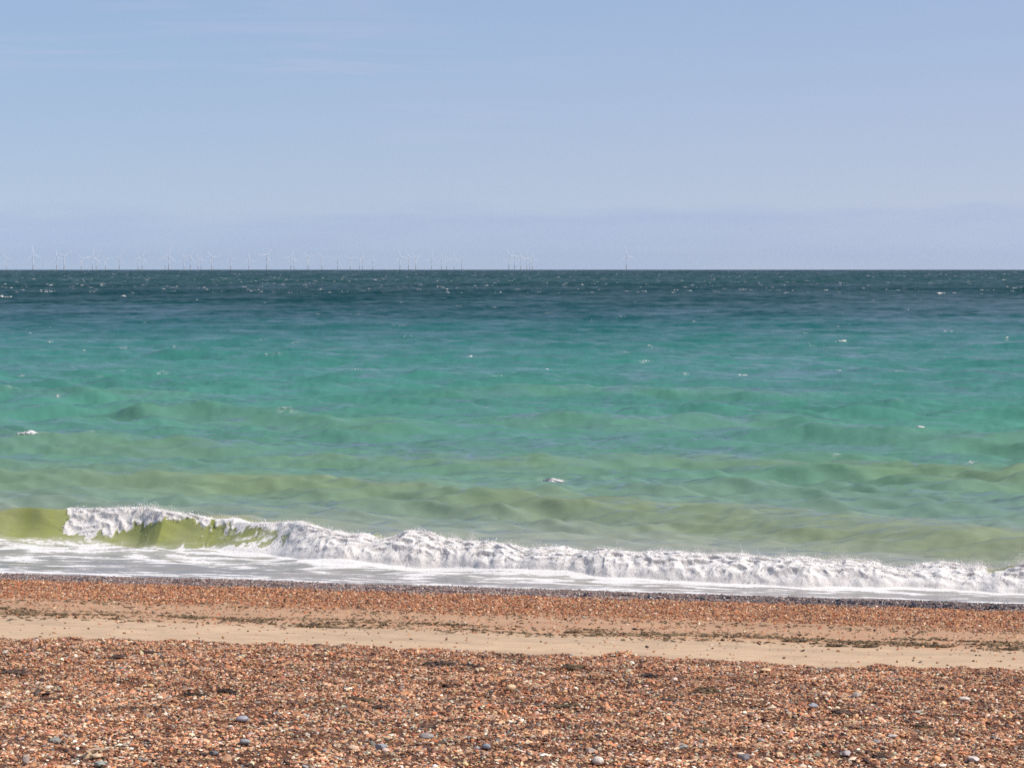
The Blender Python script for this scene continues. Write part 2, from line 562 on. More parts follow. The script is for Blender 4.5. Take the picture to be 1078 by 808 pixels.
toe = np.interp(s_, BS, TOE) + .16 * perlin(s_ / 1.1, s_ * 0, 401) + .07 * perlin(s_ / .35, s_ * 0, 402) * np.interp(s_, BS, ROLL)
face = np.interp(s_, BS, FACE)
roll = np.interp(s_, BS, ROLL)
vc = toe + face
hN = perlin(s_ / .9, s_ * 0 + 2, 403); hN2 = perlin(s_ / .33, s_ * 0 + 2, 404)
Hc = np.interp(s_, BS, CH) * (1 + roll * .18 * perlin(s_ / 2.4, s_ * 0 + 4, 405) + roll * (.20 * hN + .12 * hN2) + (1 - roll) * .03 * hN)
u = np.clip((v_ - toe) / face, -1, 1)
uu = np.clip(u, 0, 1)
prof_green = uu ** 1.9 * (1 - .0 * uu)
prof_green = np.where(uu > .8, prof_green - (uu - .8) ** 2 * 1.8, prof_green)
prof_green /= (1 - .2 ** 2 * 1.8)
prof_roll = np.sin(np.clip(uu * 1.0, 0, 1) * math.pi / 2) ** .62
prof = prof_green * (1 - roll) + prof_roll * roll
db = np.maximum(v_ - vc, 0)
backp = np.exp(-(db / np.where(roll > .5, 1.5, 1.9)) ** 2)
zb = Hc * np.where(v_ < vc, prof, backp) * (v_ > toe)
# foam cover of the breaker: 0..1
fm = np.zeros_like(zb)
curtain = np.interp(Xs, [0, 61, 64, 80, 100, 122, 132, 150, 166, 200, 260, 330, 350], [.02, .02, .52, .60, .60, .48, .40, .22, .12, .10, .25, .45, .5])
cn = .16 * fbm(s_ / .28, v_ / .35, 4, 410) + .10 * perlin(s_ / .09, v_ / .3, 415)
inX = sstep(59, 65, Xs + 7 * perlin(v_ / .2, s_ * 0, 416))
fm = np.maximum(fm, inX * sstep(-.06, .06, u - (1 - curtain) + cn) * (db < .35))
riseX = np.interp(Xs, [150, 215, 260, 300, 340, 380], [0, .06, .30, .48, .85, 1.0])
fm = np.maximum(fm, sstep(-.08, .10, riseX - u + 1.6 * cn) * sstep(.45, .12, db) * (u > -.2) * (Xs > 170))
lace = np.clip(.5 + 1.1 * fbm(s_ / .35, v_ / .22, 4, 420), 0, 1)
fm = np.maximum(fm, .62 * lace * sstep(190, 260, Xs) * (u > .25) * sstep(.6, .2, db))
fm = np.maximum(fm, roll * sstep(.25, -.1, db - .30 * (1 + hN)) * (u > -.3))
strip = fbm(s_ / .10 + 3 * u, u * 1.3 + s_ / 2, 4, 422)
fm = np.maximum(fm, .5 * sstep(.25, .8, strip) * (u > .02) * (u < 1) * sstep(-40, 60, Xs) * sstep(.9, .2, u) * (1 - roll))
# thin greenish gaps high on the broken crest
gap = sstep(.12, .45, fbm(s_ / .8, s_ * 0 + .5, 2, 425)) * sstep(.72, .95, u) * sstep(.5, .2, db) * (Xs > 330)
fm = fm * (1 - .75 * gap)
fm = np.clip(fm, 0, 1)
BRS = (s_, u)
# puffs of whitewater
bil = (.5 - np.abs(perlin(s_ / .34, v_ / .24, 430))) * .62 + (.5 - np.abs(perlin(s_ / .15, v_ / .12, 431))) * .17 + \
      (.5 - np.abs(perlin(s_ / .07, v_ / .055, 432))) * .05 + .03 * perlin(s_ / .04, v_ / .04, 433)
heavy = fm * np.clip(roll + inX * (Xs < 240) * .8, 0, 1) * np.clip(zb / .25, 0, 1)
zb = zb + heavy * bil * .12 * (.35 + .65 * backp)
Z[a:b] += zb.astype(f32)
dvb = np.where(v_ < vc, uu ** 2, backp) * Hc * (.42 * (1 - roll) + .28 * roll)
DV[a:b] -= (dvb + heavy * (bil - .2) * .20).astype(f32)
DS[a:b] += (heavy * .05 * perlin(s_ / .12, v_ / .12, 436)).astype(f32)

FOAM = np.zeros((NR, NC), f32)
FOAM[a:b] = fm
# flat foam in front of the toe and on the wash
fa, fb = 0, np.searchsorted(vr, 54.5)
s_, v_ = S[fa:fb], V[fa:fb]
toeF = np.interp(s_, BS, TOE)
Xf = np.interp(s_, BS, BX)
EDGE = np.interp(s_, BS, [46.8, 46.8, 46.8, 46.8, 46.85, 46.95, 47.0, 47.1, 47.2, 47.3, 47.3, 47.1, 46.95, 46.85, 46.9, 47.0, 47.0, 47.1, 47.1]) \
    + .42 * perlin(s_ / 3.2, s_ * 0, 441) + .14 * perlin(s_ / .8, s_ * 0, 442) + .05 * perlin(s_ / .2, s_ * 0, 443)
q = (v_ - EDGE) / np.maximum(toeF - EDGE, .3)              # 0 at the wash edge, 1 at the toe
streak = fbm(s_ / 2.2, v_ / .32, 4, 450)
lace = fbm(s_ / .8, v_ / .26, 4, 455) + .55 * fbm(s_ / 1.3 + v_ * .4, v_ / .11, 3, 456)
fl = .40 + .44 * streak + .50 * lace + .30 * sstep(.55, .95, q) + .30 * np.exp(-((q - .08) / .07) ** 2) - .20 * np.exp(-((q - .30) / .14) ** 2)
fl += .06 * sstep(500, 150, Xf) - .12 * sstep(700, 1000, Xf)
fl = np.clip(fl, 0, .93) * (q > -.5) * sstep(1.15, .95, q)
FOAM[fa:fb] = np.maximum(FOAM[fa:fb], fl)

# water meets the sloping beach: thin wash riding up over the stones
film = np.where(v_ > EDGE, .045 * (1 - np.exp(-(v_ - EDGE) / .35)) + .012, -.10 * sstep(0, .5, EDGE - v_))
film = film + .012 * fbm(s_ / .4, v_ / .15, 3, 460) * sstep(0, .4, v_ - EDGE)
zt = terrain(s_, v_, False) + film
zw = Z[fa:fb]
hh = .06
kk = np.clip(.5 + .5 * (zw - zt) / hh, 0, 1)
Z[fa:fb] = (zt * (1 - kk) + zw * kk + hh * kk * (1 - kk)).astype(f32)

# streaks of old foam behind the breaker
ba, bb = np.searchsorted(vr, 50), np.searchsorted(vr, 66)
s_, v_ = S[ba:bb], V[ba:bb]
old = fbm(s_ / 3.0, v_ / .5, 5, 470)
Xo = np.interp(s_, BS, BX)
lim = np.interp(Xo, [0, 900, 1000, 1078], [.3, .3, .6, .8])
FOAM[ba:bb] = np.maximum(FOAM[ba:bb], (np.clip((old - .32) * 1.3, 0, .5) * np.exp(-((v_ - 52.0) / 2.0) ** 2) * lim * .5).astype(f32))
# small torn crests farther out
crest = sstep(.26, .46, Z) * sstep(.45, .75, fbm(S / 2.2, V / 2.0, 3, 480)) * (V > 66)
FOAM = np.maximum(FOAM, (.42 * crest).astype(f32))

# water colour by distance: silt near the shore, clear green, then darker blue
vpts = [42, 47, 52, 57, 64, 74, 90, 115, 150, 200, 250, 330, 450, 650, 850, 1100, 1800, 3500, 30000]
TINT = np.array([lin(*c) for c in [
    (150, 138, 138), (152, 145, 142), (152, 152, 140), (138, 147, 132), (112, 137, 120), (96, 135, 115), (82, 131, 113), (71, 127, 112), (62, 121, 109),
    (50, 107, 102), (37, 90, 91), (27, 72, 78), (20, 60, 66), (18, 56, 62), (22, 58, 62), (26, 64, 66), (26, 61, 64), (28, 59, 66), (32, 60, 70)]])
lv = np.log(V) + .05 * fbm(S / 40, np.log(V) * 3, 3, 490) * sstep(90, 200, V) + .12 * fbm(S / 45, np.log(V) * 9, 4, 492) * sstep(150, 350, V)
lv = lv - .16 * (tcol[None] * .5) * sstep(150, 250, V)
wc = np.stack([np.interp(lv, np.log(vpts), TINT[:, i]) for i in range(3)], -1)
patch = fbm(S / 18, V / 9, 3, 495)
wc *= (1 + .10 * patch * sstep(55, 80, V))[..., None]
olive = np.clip(SWF * (.55 + .5 * patch), 0, .62)  # olive mixed in along the swell faces, then over the breaker face
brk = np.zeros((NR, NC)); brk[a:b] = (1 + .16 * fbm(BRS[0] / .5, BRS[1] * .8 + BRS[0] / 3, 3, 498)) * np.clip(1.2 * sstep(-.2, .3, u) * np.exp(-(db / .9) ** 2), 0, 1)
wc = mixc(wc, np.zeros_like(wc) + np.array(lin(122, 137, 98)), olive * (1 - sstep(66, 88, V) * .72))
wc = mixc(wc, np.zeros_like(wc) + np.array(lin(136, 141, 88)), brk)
silt = np.clip(.5 + .9 * fbm(S / 9, V / 4, 3, 497), 0, 1) * (1 - sstep(62, 95, V)) * .10
wc = mixc(wc, np.zeros_like(wc) + np.array(lin(134, 126, 98)), silt)

# ruffled and slick patches: how strongly the surface mirrors the sky
gs = .5 * fbm(S / 14, V / 26, 3, 520) + .55 * fbm(S / 4, V / 9, 3, 525) + .5 * fbm(S / 1.6, V / 1.2, 2, 527) * sstep(600, 150, V) + .5 * fbm(S / 60, V / 160, 3, 530) * sstep(100, 400, V)
gbase = np.interp(lv, np.log([45, 70, 120, 250, 600, 2000, 30000]), [.85, .85, .58, .29, .145, .13, .13])
gs = gs + .45 * fbm(S / 2.2, V / 5, 2, 533) * sstep(80, 200, V)
GUST = np.clip(gbase * (1 + (1.0 + .55 * sstep(100, 400, V)) * gs), .01, 1)
X_, Y_ = to_xy(S + DS, V + DV)
R2 = X_ * X_ + Y_ * Y_
P = np.stack([X_, Y_, Z - R2 / (2 * RE)], -1).astype(f32)

m_sea, nt, bs, out = new_mat('sea_water')
geo = nt.nodes.new('ShaderNodeNewGeometry'); pos = geo.outputs['Position']
far = ATTR(nt, 'far')
prot = MAPV(nt, pos, (1, 1, 1), TH)
r1 = NOISE(nt, MAPV(nt, prot, (.8, 2.2, 1.0)), 1.6, 2.5, .5, .3)      # ripples
r2 = NOISE(nt, MAPV(nt, prot, (.25, .7, .3)), .9, 3, .5, .2)        # wavelets seen far out
bh = MATH(nt, 'ADD', MATH(nt, 'MULTIPLY', r1, .14), MATH(nt, 'MULTIPLY', r2, .45))
foamA = ATTR(nt, 'foam')
fn1 = NOISE(nt, MAPV(nt, prot, (1, 1.5, 1.2)), 9.0, 6, .65, .4)
fn2 = NOISE(nt, MAPV(nt, prot, (1, 2.2, 1)), 2.4, 4, .6, .5)
fn = MATH(nt, 'ADD', MATH(nt, 'MULTIPLY', fn1, .6), MATH(nt, 'MULTIPLY', fn2, .4))
fac = RANGE(nt, MATH(nt, 'ADD', MATH(nt, 'MULTIPLY', foamA, 1.0), MATH(nt, 'MULTIPLY', MATH(nt, 'SUBTRACT', fn, .5), 1.5)), .42, .72)
fac = MATH(nt, 'MULTIPLY', fac, RANGE(nt, foamA, .02, .16))
thin = MATH(nt, 'MULTIPLY', RANGE(nt, foamA, .1, .6), .28)
fac = MATH(nt, 'MAXIMUM', fac, thin)
wcol = ATTR(nt, 'col', 'Color')
nt.links.new(MIX(nt, fac, wcol, lin(212, 207, 202)), bs.inputs['Base Color'])
bs.inputs['Roughness'].default_value = .9
bs.inputs['Specular IOR Level'].default_value = 0.0
gust = ATTR(nt, 'gust')
nt.links.new(RANGE(nt, fac, .4, .9), bs.inputs['Subsurface Weight'])      # froth lets light in
bs.inputs['Subsurface Radius'].default_value = (1.0, 1.0, 1.0)
bs.inputs['Subsurface Scale'].default_value = .06
bn = nt.nodes.new('ShaderNodeBump'); bn.inputs['Strength'].default_value = .55; bn.inputs['Distance'].default_value = .5
nt.links.new(bh, bn.inputs['Height'])
bn2 = nt.nodes.new('ShaderNodeBump'); bn2.inputs['Distance'].default_value = .05
nt.links.new(MATH(nt, 'MULTIPLY', fac, .8), bn2.inputs['Strength'])
nt.links.new(fn1, bn2.inputs['Height']); nt.links.new(bn.outputs[0], bn2.inputs['Normal'])
nt.links.new(bn2.outputs[0], bs.inputs['Normal'])
# mirror share of a rough sea: Fresnel at the facets, scaled by how steep the unresolved chop is there
fr = nt.nodes.new('ShaderNodeFresnel'); fr.inputs['IOR'].default_value = 1.33
nt.links.new(bn2.outputs[0], fr.inputs['Normal'])
gl = nt.nodes.new('ShaderNodeBsdfGlossy'); gl.inputs['Roughness'].default_value = .17
nt.links.new(bn2.outputs[0], gl.inputs['Normal'])
share = MATH(nt, 'MULTIPLY', MATH(nt, 'MULTIPLY', fr.outputs[0], gust), MATH(nt, 'SUBTRACT', 1.0, MATH(nt, 'MULTIPLY', fac, .9)), True)
mx = nt.nodes.new('ShaderNodeMixShader')
nt.links.new(share, mx.inputs[0]); nt.links.new(bs.outputs[0], mx.inputs[1]); nt.links.new(gl.outputs[0], mx.inputs[2])
nt.links.new(mx.outputs[0], out.inputs['Surface'])
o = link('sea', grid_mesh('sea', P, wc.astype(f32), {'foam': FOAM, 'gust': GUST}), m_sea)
o['kind'] = 'structure'

# ---------------------------------------------------------------- whitewater puffs and spray
m_foam, nt, bs, out = new_mat('white_foam')
bs.inputs['Base Color'].default_value = (*lin(212, 207, 202), 1)
bs.inputs['Roughness'].default_value = .9
bs.inputs['Specular IOR Level'].default_value = .15
white = lambda n: np.ones((n, 3)) * .8

sub_f = fm.ravel() * np.clip(heavy.ravel() * 2, 0, 1)
ii = rng.choice(len(sub_f), 7000, p=sub_f / sub_f.sum())
Pb = P[a:b].reshape(-1, 3)[ii]
r = .004 + .013 * rng.uniform(0, 1, len(ii)) ** 2.5
pp = Pb + np.stack([rng.normal(0, .04, len(ii)), rng.normal(-.02, .04, len(ii)), rng.normal(.01, .03, len(ii))], -1)
o = link('whitewater', scatter('whitewater', ICO1, pp, np.stack([r * rng.uniform(.8, 1.6, len(r)), r, r * rng.uniform(.7, 1.1, len(r))], -1), white(len(r)), .6, .22, True), m_foam)
o['kind'] = 'stuff'

# spray thrown up from the crest
top = ((uu > .9) & (db < .35)).ravel() * sub_f * (1 + 0 * sub_f)
jets = np.interp(Xs.ravel(), [0, 100, 120, 150, 175, 200, 470, 482, 495, 520, 740, 753, 765, 860, 885, 915, 940, 1000, 1035, 1060, 1078, 1400],
                 [0, .2, .3, .9, .5, .2, .3, 1.2, .5, .35, .4, 1.3, .5, .6, 1.6, 1.0, .4, .5, 1.5, 2.0, 1.4, 1])
top = top * jets
ii = rng.choice(len(top), 30000, p=top / top.sum())
Pb = P[a:b].reshape(-1, 3)[ii]
hgt = rng.exponential(.045, len(ii)) * (.5 + jets[ii])
clump = np.clip(.4 + 1.6 * perlin(Pb[:, 0] / .22, Pb[:, 0] * 0, 501), .05, 2)
pp = Pb + np.stack([rng.normal(0, .03, len(ii)), rng.normal(0, .12, len(ii)), hgt * clump], -1)
r = .0022 + .0065 * rng.uniform(0, 1, len(ii)) ** 2.5
o = link('sea_spray', scatter('sea_spray', OCT, pp, np.stack([r, r, r * rng.uniform(1, 1.8, len(r))], -1), white(len(r)), .5, .1, True), m_foam)
o['kind'] = 'stuff'


def sea_z(s, v):
    i = np.clip(np.searchsorted(vr, v), 1, NR - 1)
    t = (s + .249 * v) / (.235 * v + 4.5)
    j = np.clip(((t + 1) / 2 * (NC - 1)).astype(int), 0, NC - 1)
    return P[i, j]


# whitecaps: torn crests of foam standing on the wind sea
cp, cs, cap_seats = [], [], []


def whitecap(s, v, wdt, h, n):
    x0, y0, z0 = sea_z(np.array([s]), np.array([v]))[0]
    tilt = random.gauss(0, .25)
    if v < 420: cap_seats.append((s, v, wdt))
    for _ in range(n):
        t = random.gauss(0, .38)
        ex = max(.25, 1 - abs(t))
        r = h * random.uniform(.25, .55) * ex
        cp.append((x0 + t * wdt, y0 + tilt * t * wdt + random.gauss(0, h * 1.0), z0 + (-.12 if v < 300 else .1) * h + h * random.uniform(-.4, .12 if v < 300 else .35) * ex))
        cs.append((r * random.uniform(1.4, 3.8), r * 1.2, r * random.uniform(.35, .7)))


def cap_at(X, Y, wpx, hpx, n):
    ax, az = px_ray(X, Y)
    ys = np.exp(np.linspace(math.log(50), math.log(1500), 4000)); xs = ax * ys
    zs = sea_z(xs * CT - ys * ST, xs * ST + ys * CT)[:, 2]
    k = int(np.argmax(EYE + az * ys <= zs)); y, x = float(ys[k]), float(xs[k])
    whitecap(x * CT - y * ST, x * ST + y * CT, wpx * .5 * y / FPX, hpx * y / FPX, n)


for X, Y, wpx, hpx, n in [(35, 455, 34, 5, 70), (583, 505, 26, 5, 60), (889, 360, 24, 3.5, 40), (495, 375, 14, 2.5, 20), (680, 381, 18, 2.5, 16),
                          (182, 365, 10, 2, 10), (25, 395, 12, 2, 10), (170, 391, 12, 2, 10), (970, 449, 14, 3, 14),
                          (881, 478, 10, 2.5, 12), (1022, 487, 12, 3, 14), (60, 417, 14, 2, 12), (300, 433, 26, 1.5, 14), (720, 393, 14, 2, 8),
                          (990, 310, 18, 2.5, 16), (5, 313, 22, 3.5, 18), (130, 312, 12, 1.8, 10), (1000, 349, 26, 1.6, 14), (1060, 358, 6, 2.5, 8)]:
    cap_at(X, Y, wpx, hpx, n)
for k in range(1080):
    # more of them seen edge-on toward the horizon
    Y = 284.9 + 24 * random.random() ** 1.6 if k < 950 else 309 + 100 * random.random()
    X = random.uniform(-140, 1220)
    ax, az = px_ray(X, Y)
    y = -EYE / (az + 1e-9)
    # follow the curve of the sea
    for _ in range(4): y = -(EYE + y * y / (2 * RE)) / az if az < 0 else 8000
    y = min(y, 8300)
    x = ax * y
    wm = random.uniform(1.0, 3.5) * (1 + y / 2500) * (.5 if k >= 950 else 1)
    whitecap(x * CT - y * ST, x * ST + y * CT, wm * .5, random.uniform(.08, .30) * (1 + y / 5000) * (.6 if k >= 950 else 1), random.randint(5, 10))
fo = bpy.data.objects['sea'].data.attributes['foam']
for cx, cv, cw in cap_seats:
    a_, b_ = np.searchsorted(vr, cv - 5), np.searchsorted(vr, cv + 7)
    ds_ = S[a_:b_] + DS[a_:b_] - cx; dv_ = V[a_:b_] + DV[a_:b_] - cv
    dv_ = dv_ - .25 * perlin(ds_ / .8, ds_ * 0 + cx, 540)
    g_ = np.exp(-(ds_ / (1.5 * cw)) ** 2) * np.exp(-(dv_ / np.where(dv_ > 0, .5 + .55 * cw, .35)) ** 2)
    g_ = g_ * np.clip(.55 + .9 * fbm(ds_ / .9, dv_ / .18 + cx, 3, 545), 0, 1)
    FOAM[a_:b_] = np.maximum(FOAM[a_:b_], (.62 * g_).astype(f32))
fo.data.foreach_set('value', FOAM.ravel())
cp = np.array(cp); cs = np.array(cs)
o = link('sea_foam', scatter('sea_foam', ICO1, cp, cs, white(len(cp)), .15, .2, True, yaw=rng.normal(0, .15, len(cp))), m_foam)
o['kind'] = 'stuff'

# ---------------------------------------------------------------- wrack line and seaweed
m_weed, nt, bs, out = new_mat('dried_seaweed')
nt.links.new(ATTR(nt, 'col', 'Color'), bs.inputs['Base Color'])
bs.inputs['Roughness'].default_value = .75
WC = np.array([lin(106, 84, 56), lin(124, 102, 70), lin(82, 66, 48), lin(138, 114, 82), lin(108, 92, 62)])


def weed_cols(n):
    return WC[rng.integers(0, len(WC), n)] * rng.uniform(.6, 1.25, (n, 1))


n = 18500
v = 36.75 + rng.normal(0, .42, n)
s = -.249 * 36.7 + rng.uniform(-1, 1, n) * 13
dens = np.clip(.22 + 1.25 * fbm(s / 1.6, v / .30, 4, 601), 0, 1.2)
k = rng.uniform(0, 1, n) < dens
far_line = rng.uniform(0, 1, n) < .14
v = np.where(far_line, v + 2.1 + .5 * perlin(s / 3, s * 0, 605), v + .25 * perlin(s / 4, s * 0, 606))
s, v = s[k], v[k]
n = len(s)
r = .010 + .022 * rng.uniform(0, 1, n) ** 2
x, y = to_xy(s, v)
z = terrain(s, v) + .006 + .02 * rng.uniform(0, 1, n) ** 2 * np.clip(dens[k], 0, 1)
o = link('seaweed_wrack', scatter('seaweed_wrack', ICO1, np.stack([x, y, z], -1),
                                  np.stack([r * rng.uniform(1.2, 3.2, n), r * .7, r * .35], -1), weed_cols(n), .25, .25), m_weed)
o['kind'] = 'stuff'


def tag(o, label, cat, group=None):
    o['label'] = label; o['category'] = cat
    if group: o['group'] = group
    return o


def seaweed(X, Y, wpx, hpx, label, name='seaweed_clump', group='seaweed scraps on the beach', dark=1.0, brown=False):
    wpx, hpx = wpx * .85, hpx * .8
    x0, y0, z0, s0, v0 = on_beach(X, Y)
    L = wpx * y0 / FPX * .5
    D = max(.05, hpx * y0 / FPX * 1.6)
    n = int(14 + 2.4 * wpx)
    t = rng.normal(0, .42, n).clip(-1, 1)
    bend = rng.uniform(-.5, .5)
    xs = t * L
    ys = rng.normal(0, D * .38, n) + bend * t * t * D * 2
    zz = rng.uniform(.01, 1, n) ** 1.3 * hpx * y0 / FPX * .30 * (1 - .7 * t * t)
    r = .008 + .016 * rng.uniform(0, 1, n)
    gx = x0 + xs; gy = y0 + ys
    zz = zz + terrain(gx * CT - gy * ST, gx * ST + gy * CT) - z0 + .012
    c = (WC[[0, 2, 2, 1]][rng.integers(0, 4, n)] if brown else np.array([lin(92, 70, 57), lin(70, 56, 50), lin(112, 84, 66)])[rng.integers(0, 3, n)])
    c = c * rng.uniform(.6, 1.2, (n, 1)) * dark
    me = scatter(name, ICO1, np.stack([xs, ys, zz], -1), np.stack([r * rng.uniform(1.5, 3.5, n), r * .8, r * .4], -1), c, .2, .25, False, yaw=rng.normal(0, .45, n))
    o = link(name, me, m_weed)
    o.location = (x0, y0, z0)
    return tag(o, label, 'seaweed', group)


for X, Y, w_, h_, lab, br in [
    (20, 709, 44, 9, 'broad dark seaweed clump on the shingle at the left edge of the beach', 0),
    (118, 694, 34, 8, 'dark purplish seaweed clump just below the sand strip, second from the left', 0),
    (162, 688, 22, 5, 'small grey-black seaweed clump tucked under the sand strip edge, left part', 0),
    (52, 738, 30, 5, 'flat dark seaweed strip on the shingle, lowest at the left', 0),
    (240, 729, 22, 4, 'very black flat seaweed scrap above the rounded blue-grey stone', 0),
    (207, 733, 34, 5, 'reddish brown seaweed strip beside the very black flat scrap', 1),
    (378, 738, 34, 10, 'brown mounded seaweed heap, left of the middle of the shingle bank', 1),
    (402, 745, 22, 5, 'low dark tail of seaweed trailing right of the brown heap', 0),
    (460, 700, 56, 8, 'long dark seaweed drift under the sand strip at the middle', 0),
    (498, 702, 24, 4, 'thin black seaweed scrap at the right end of the long drift', 0),
    (450, 766, 18, 4, 'small dark seaweed tuft above the round grey stone', 0),
    (592, 745, 36, 4, 'thin curved brown seaweed strand on open shingle', 1),
    (605, 703, 28, 6, 'brown seaweed clump below the sand strip, right of the middle', 1),
    (684, 713, 24, 7, 'grey-black seaweed clump on the upper shingle, right of the middle', 0),
    (700, 739, 22, 7, 'rounded dark seaweed clump on the middle of the right shingle', 0),
    (745, 728, 30, 7, 'mixed brown seaweed clump between two dark clumps on the right', 1),
    (886, 752, 24, 9, 'dark ragged seaweed tuft on the right shingle', 0),
    (968, 767, 22, 5, 'olive brown seaweed patch on the right shingle near the pale stones', 1),
    (925, 798, 12, 3, 'tiny black seaweed scrap near the bottom right', 0),
    (738, 769, 18, 4, 'small dark brown seaweed scrap low on the shingle', 1),
]:
    seaweed(X, Y, w_, h_, lab, brown=bool(br), dark=.4 if 'black' in lab else 1.0)
for X, Y, w_, h_, lab in [
    (838, 675, 36, 5, 'thick dark weed clump on the tide line at the edge of the pale sand'),
    (878, 680, 26, 4, 'olive weed clump just right of the thick dark tide line clump'),
    (912, 681, 30, 4, 'weed clump on the tide line left of the long flat mat'),
    (985, 681, 48, 5, 'long flat weed mat on the tide line over the right sand'),
    (1064, 684, 24, 3, 'weed clump on the tide line at the right edge of the sand'),
    (601, 666, 22, 4, 'dark weed clump on the tide line near the middle of the sand'),
    (330, 660, 40, 3, 'thin weed mat on the tide line, left part of the sand'),
]:
    seaweed(X, Y, w_, h_, lab, group='weed clumps along the tide line', brown=True)


# ---------------------------------------------------------------- notable stones and the stick
def stone(X, Y, wpx, hpx, rgb, label, angular=False):
    x0, y0, z0, s0, v0 = on_beach(X, Y)
    k = y0 / FPX
    rx, rz = wpx * k * .44, hpx * k * .42
    BV, BF = ICO3
    a_ = rng.uniform(0, 100)
    dn = fbm(BV[:, 0] * 1.1 + a_, BV[:, 1] * 1.1 + BV[:, 2] * .8, 2, 700) * (.34 if angular else .16)
    Vv = BV * (1 + dn)[:, None]
    if angular:
        for _ in range(7):
            nrm = rng.normal(0, 1, 3); nrm /= np.linalg.norm(nrm)
            dd = Vv @ nrm; cut = rng.uniform(.62, .85)
            Vv = Vv - np.maximum(dd - cut, 0)[:, None] * nrm
    Vv = Vv * np.array([rx, rx * rng.uniform(.7, 1.0), rz * 1.05])
    ang = rng.uniform(-.4, .4); ca, sa = math.cos(ang), math.sin(ang)
    Vv = np.stack([Vv[:, 0] * ca - Vv[:, 1] * sa, Vv[:, 0] * sa + Vv[:, 1] * ca, Vv[:, 2]], -1)
    c = np.zeros((len(Vv), 3)) + np.array(lin(*rgb))
    c = c * np.array([.92, .87, .82])
    c *= (1 + .22 * fbm(BV[:, 0] * 3 + a_, BV[:, 1] * 3 + BV[:, 2] * 2, 3, 710))[:, None]
    o = link('beach_stone', mesh_np('beach_stone', Vv, BF.ravel(), np.arange(len(BF)) * 3, None, not angular, c), m_peb)
    o.location = (x0, y0, z0 + rz * .75 + .012)
    tag(o, label, 'stone', 'large stones on the shingle')


for X, Y, w_, h_, c_, lab, an in [
    (255, 760, 15, 8, (158, 160, 172), 'rounded blue-grey stone under the very black seaweed scrap', 0),
    (449, 779, 18, 9, (150, 144, 142), 'rounded grey stone below the small dark seaweed tuft', 0),
    (630, 805, 14, 10, (222, 212, 202), 'bright white stone at the bottom edge, right of the middle', 0),
    (622, 793, 12, 7, (196, 184, 172), 'pale grey stone directly above the bright white bottom stone', 1),
    (1015, 738, 15, 5, (218, 206, 194), 'flat white stone, highest of the pale stones on the right', 0),
    (940, 778, 15, 7, (200, 190, 182), 'pale angular stone on the lower right shingle', 1),
    (1024, 802, 16, 7, (206, 198, 192), 'pale stone at the bottom edge near the right corner', 1),
    (891, 796, 13, 6, (168, 162, 164), 'grey stone between the black scrap and the bottom edge, right part', 1),
    (902, 735, 12, 8, (174, 164, 156), 'upright grey stone on the right shingle above the ragged tuft', 1),
    (856, 746, 12, 7, (150, 152, 160), 'bluish grey stone left of the ragged dark tuft', 1),
    (57, 784, 18, 10, (140, 142, 136), 'greenish grey chunky stone in the lower left shingle', 1),
    (27, 806, 10, 14, (156, 146, 140), 'tall grey stone at the bottom edge near the left corner', 1),
    (106, 807, 18, 7, (160, 168, 160), 'pale green-grey stone at the bottom edge below the stick', 1),
    (102, 799, 13, 6, (206, 184, 154), 'cream stone just under the stick', 0),
    (258, 784, 13, 7, (152, 158, 162), 'pale blue-grey stone on the lower shingle below the rounded blue-grey one', 0),
    (226, 796, 12, 7, (112, 112, 116), 'dark grey stone on the lower left shingle', 1),
    (168, 737, 8, 5, (226, 208, 186), 'small bright cream stone on the left shingle', 0),
    (538, 727, 12, 8, (214, 186, 150), 'cream stone at the middle of the upper shingle', 0),
    (507, 707, 8, 5, (222, 194, 156), 'small cream stone beside the thin black scrap', 0),
    (806, 707, 14, 4, (222, 188, 150), 'flat cream flake at the sand strip edge', 0),
    (401, 790, 16, 9, (146, 152, 162), 'blue-grey stone near the bottom, left of the middle', 1),
    (372, 790, 14, 6, (212, 184, 160), 'pale pinkish stone left of the blue-grey bottom stone', 0),
    (512, 789, 11, 7, (138, 148, 160), 'small blue stone near the bottom at the middle', 0),
    (784, 801, 14, 9, (128, 126, 132), 'dark slate-grey stone near the bottom, right of the middle', 1),
    (966, 752, 10, 5, (176, 166, 158), 'small grey-brown stone under the flat white stone', 1),
]:
    stone(X, Y, w_, h_, c_, lab, bool(an))

x0, y0, z0, _, _ = on_beach(92, 798)
x1, y1, z1, _, _ = on_beach(119, 792)
npt = 14
tt = np.linspace(0, 1, npt)
ctr = np.stack([x0 + (x1 - x0) * tt - x0, y0 + (y1 - y0) * tt - y0 + .01 * np.sin(tt * 5), z0 + (z1 - z0) * tt - z0 + .05 + .008 * np.sin(tt * 7)], -1)
ra = .011 * (1 - .45 * tt) * (1 + .15 * np.sin(tt * 23))
ang = np.linspace(0, 2 * math.pi, 9)[:-1]
ring = ctr[:, None, :] + ra[:, None, None] * np.stack([0 * ang, np.cos(ang), np.sin(ang)], -1)[None]
idx = np.arange(npt * 8).reshape(npt, 8)
q = np.stack([idx[:-1], np.roll(idx, -1, 1)[:-1], np.roll(idx, -1, 1)[1:], idx[1:]], -1).reshape(-1, 4)
loops = np.concatenate([q.ravel(), idx[0][::-1], idx[-1]])
starts = np.concatenate([np.arange(len(q)) * 4, [len(q) * 4, len(q) * 4 + 8]])
o = link('driftwood_stick', mesh_np('driftwood_stick', ring.reshape(-1, 3), loops, starts, None, True,
                                    np.zeros((npt * 8, 3)) + np.array(lin(186, 162, 136))), m_peb)
o.location = (x0, y0, z0)
tag(o, 'thin pale driftwood stick lying on the lower left shingle', 'stick')

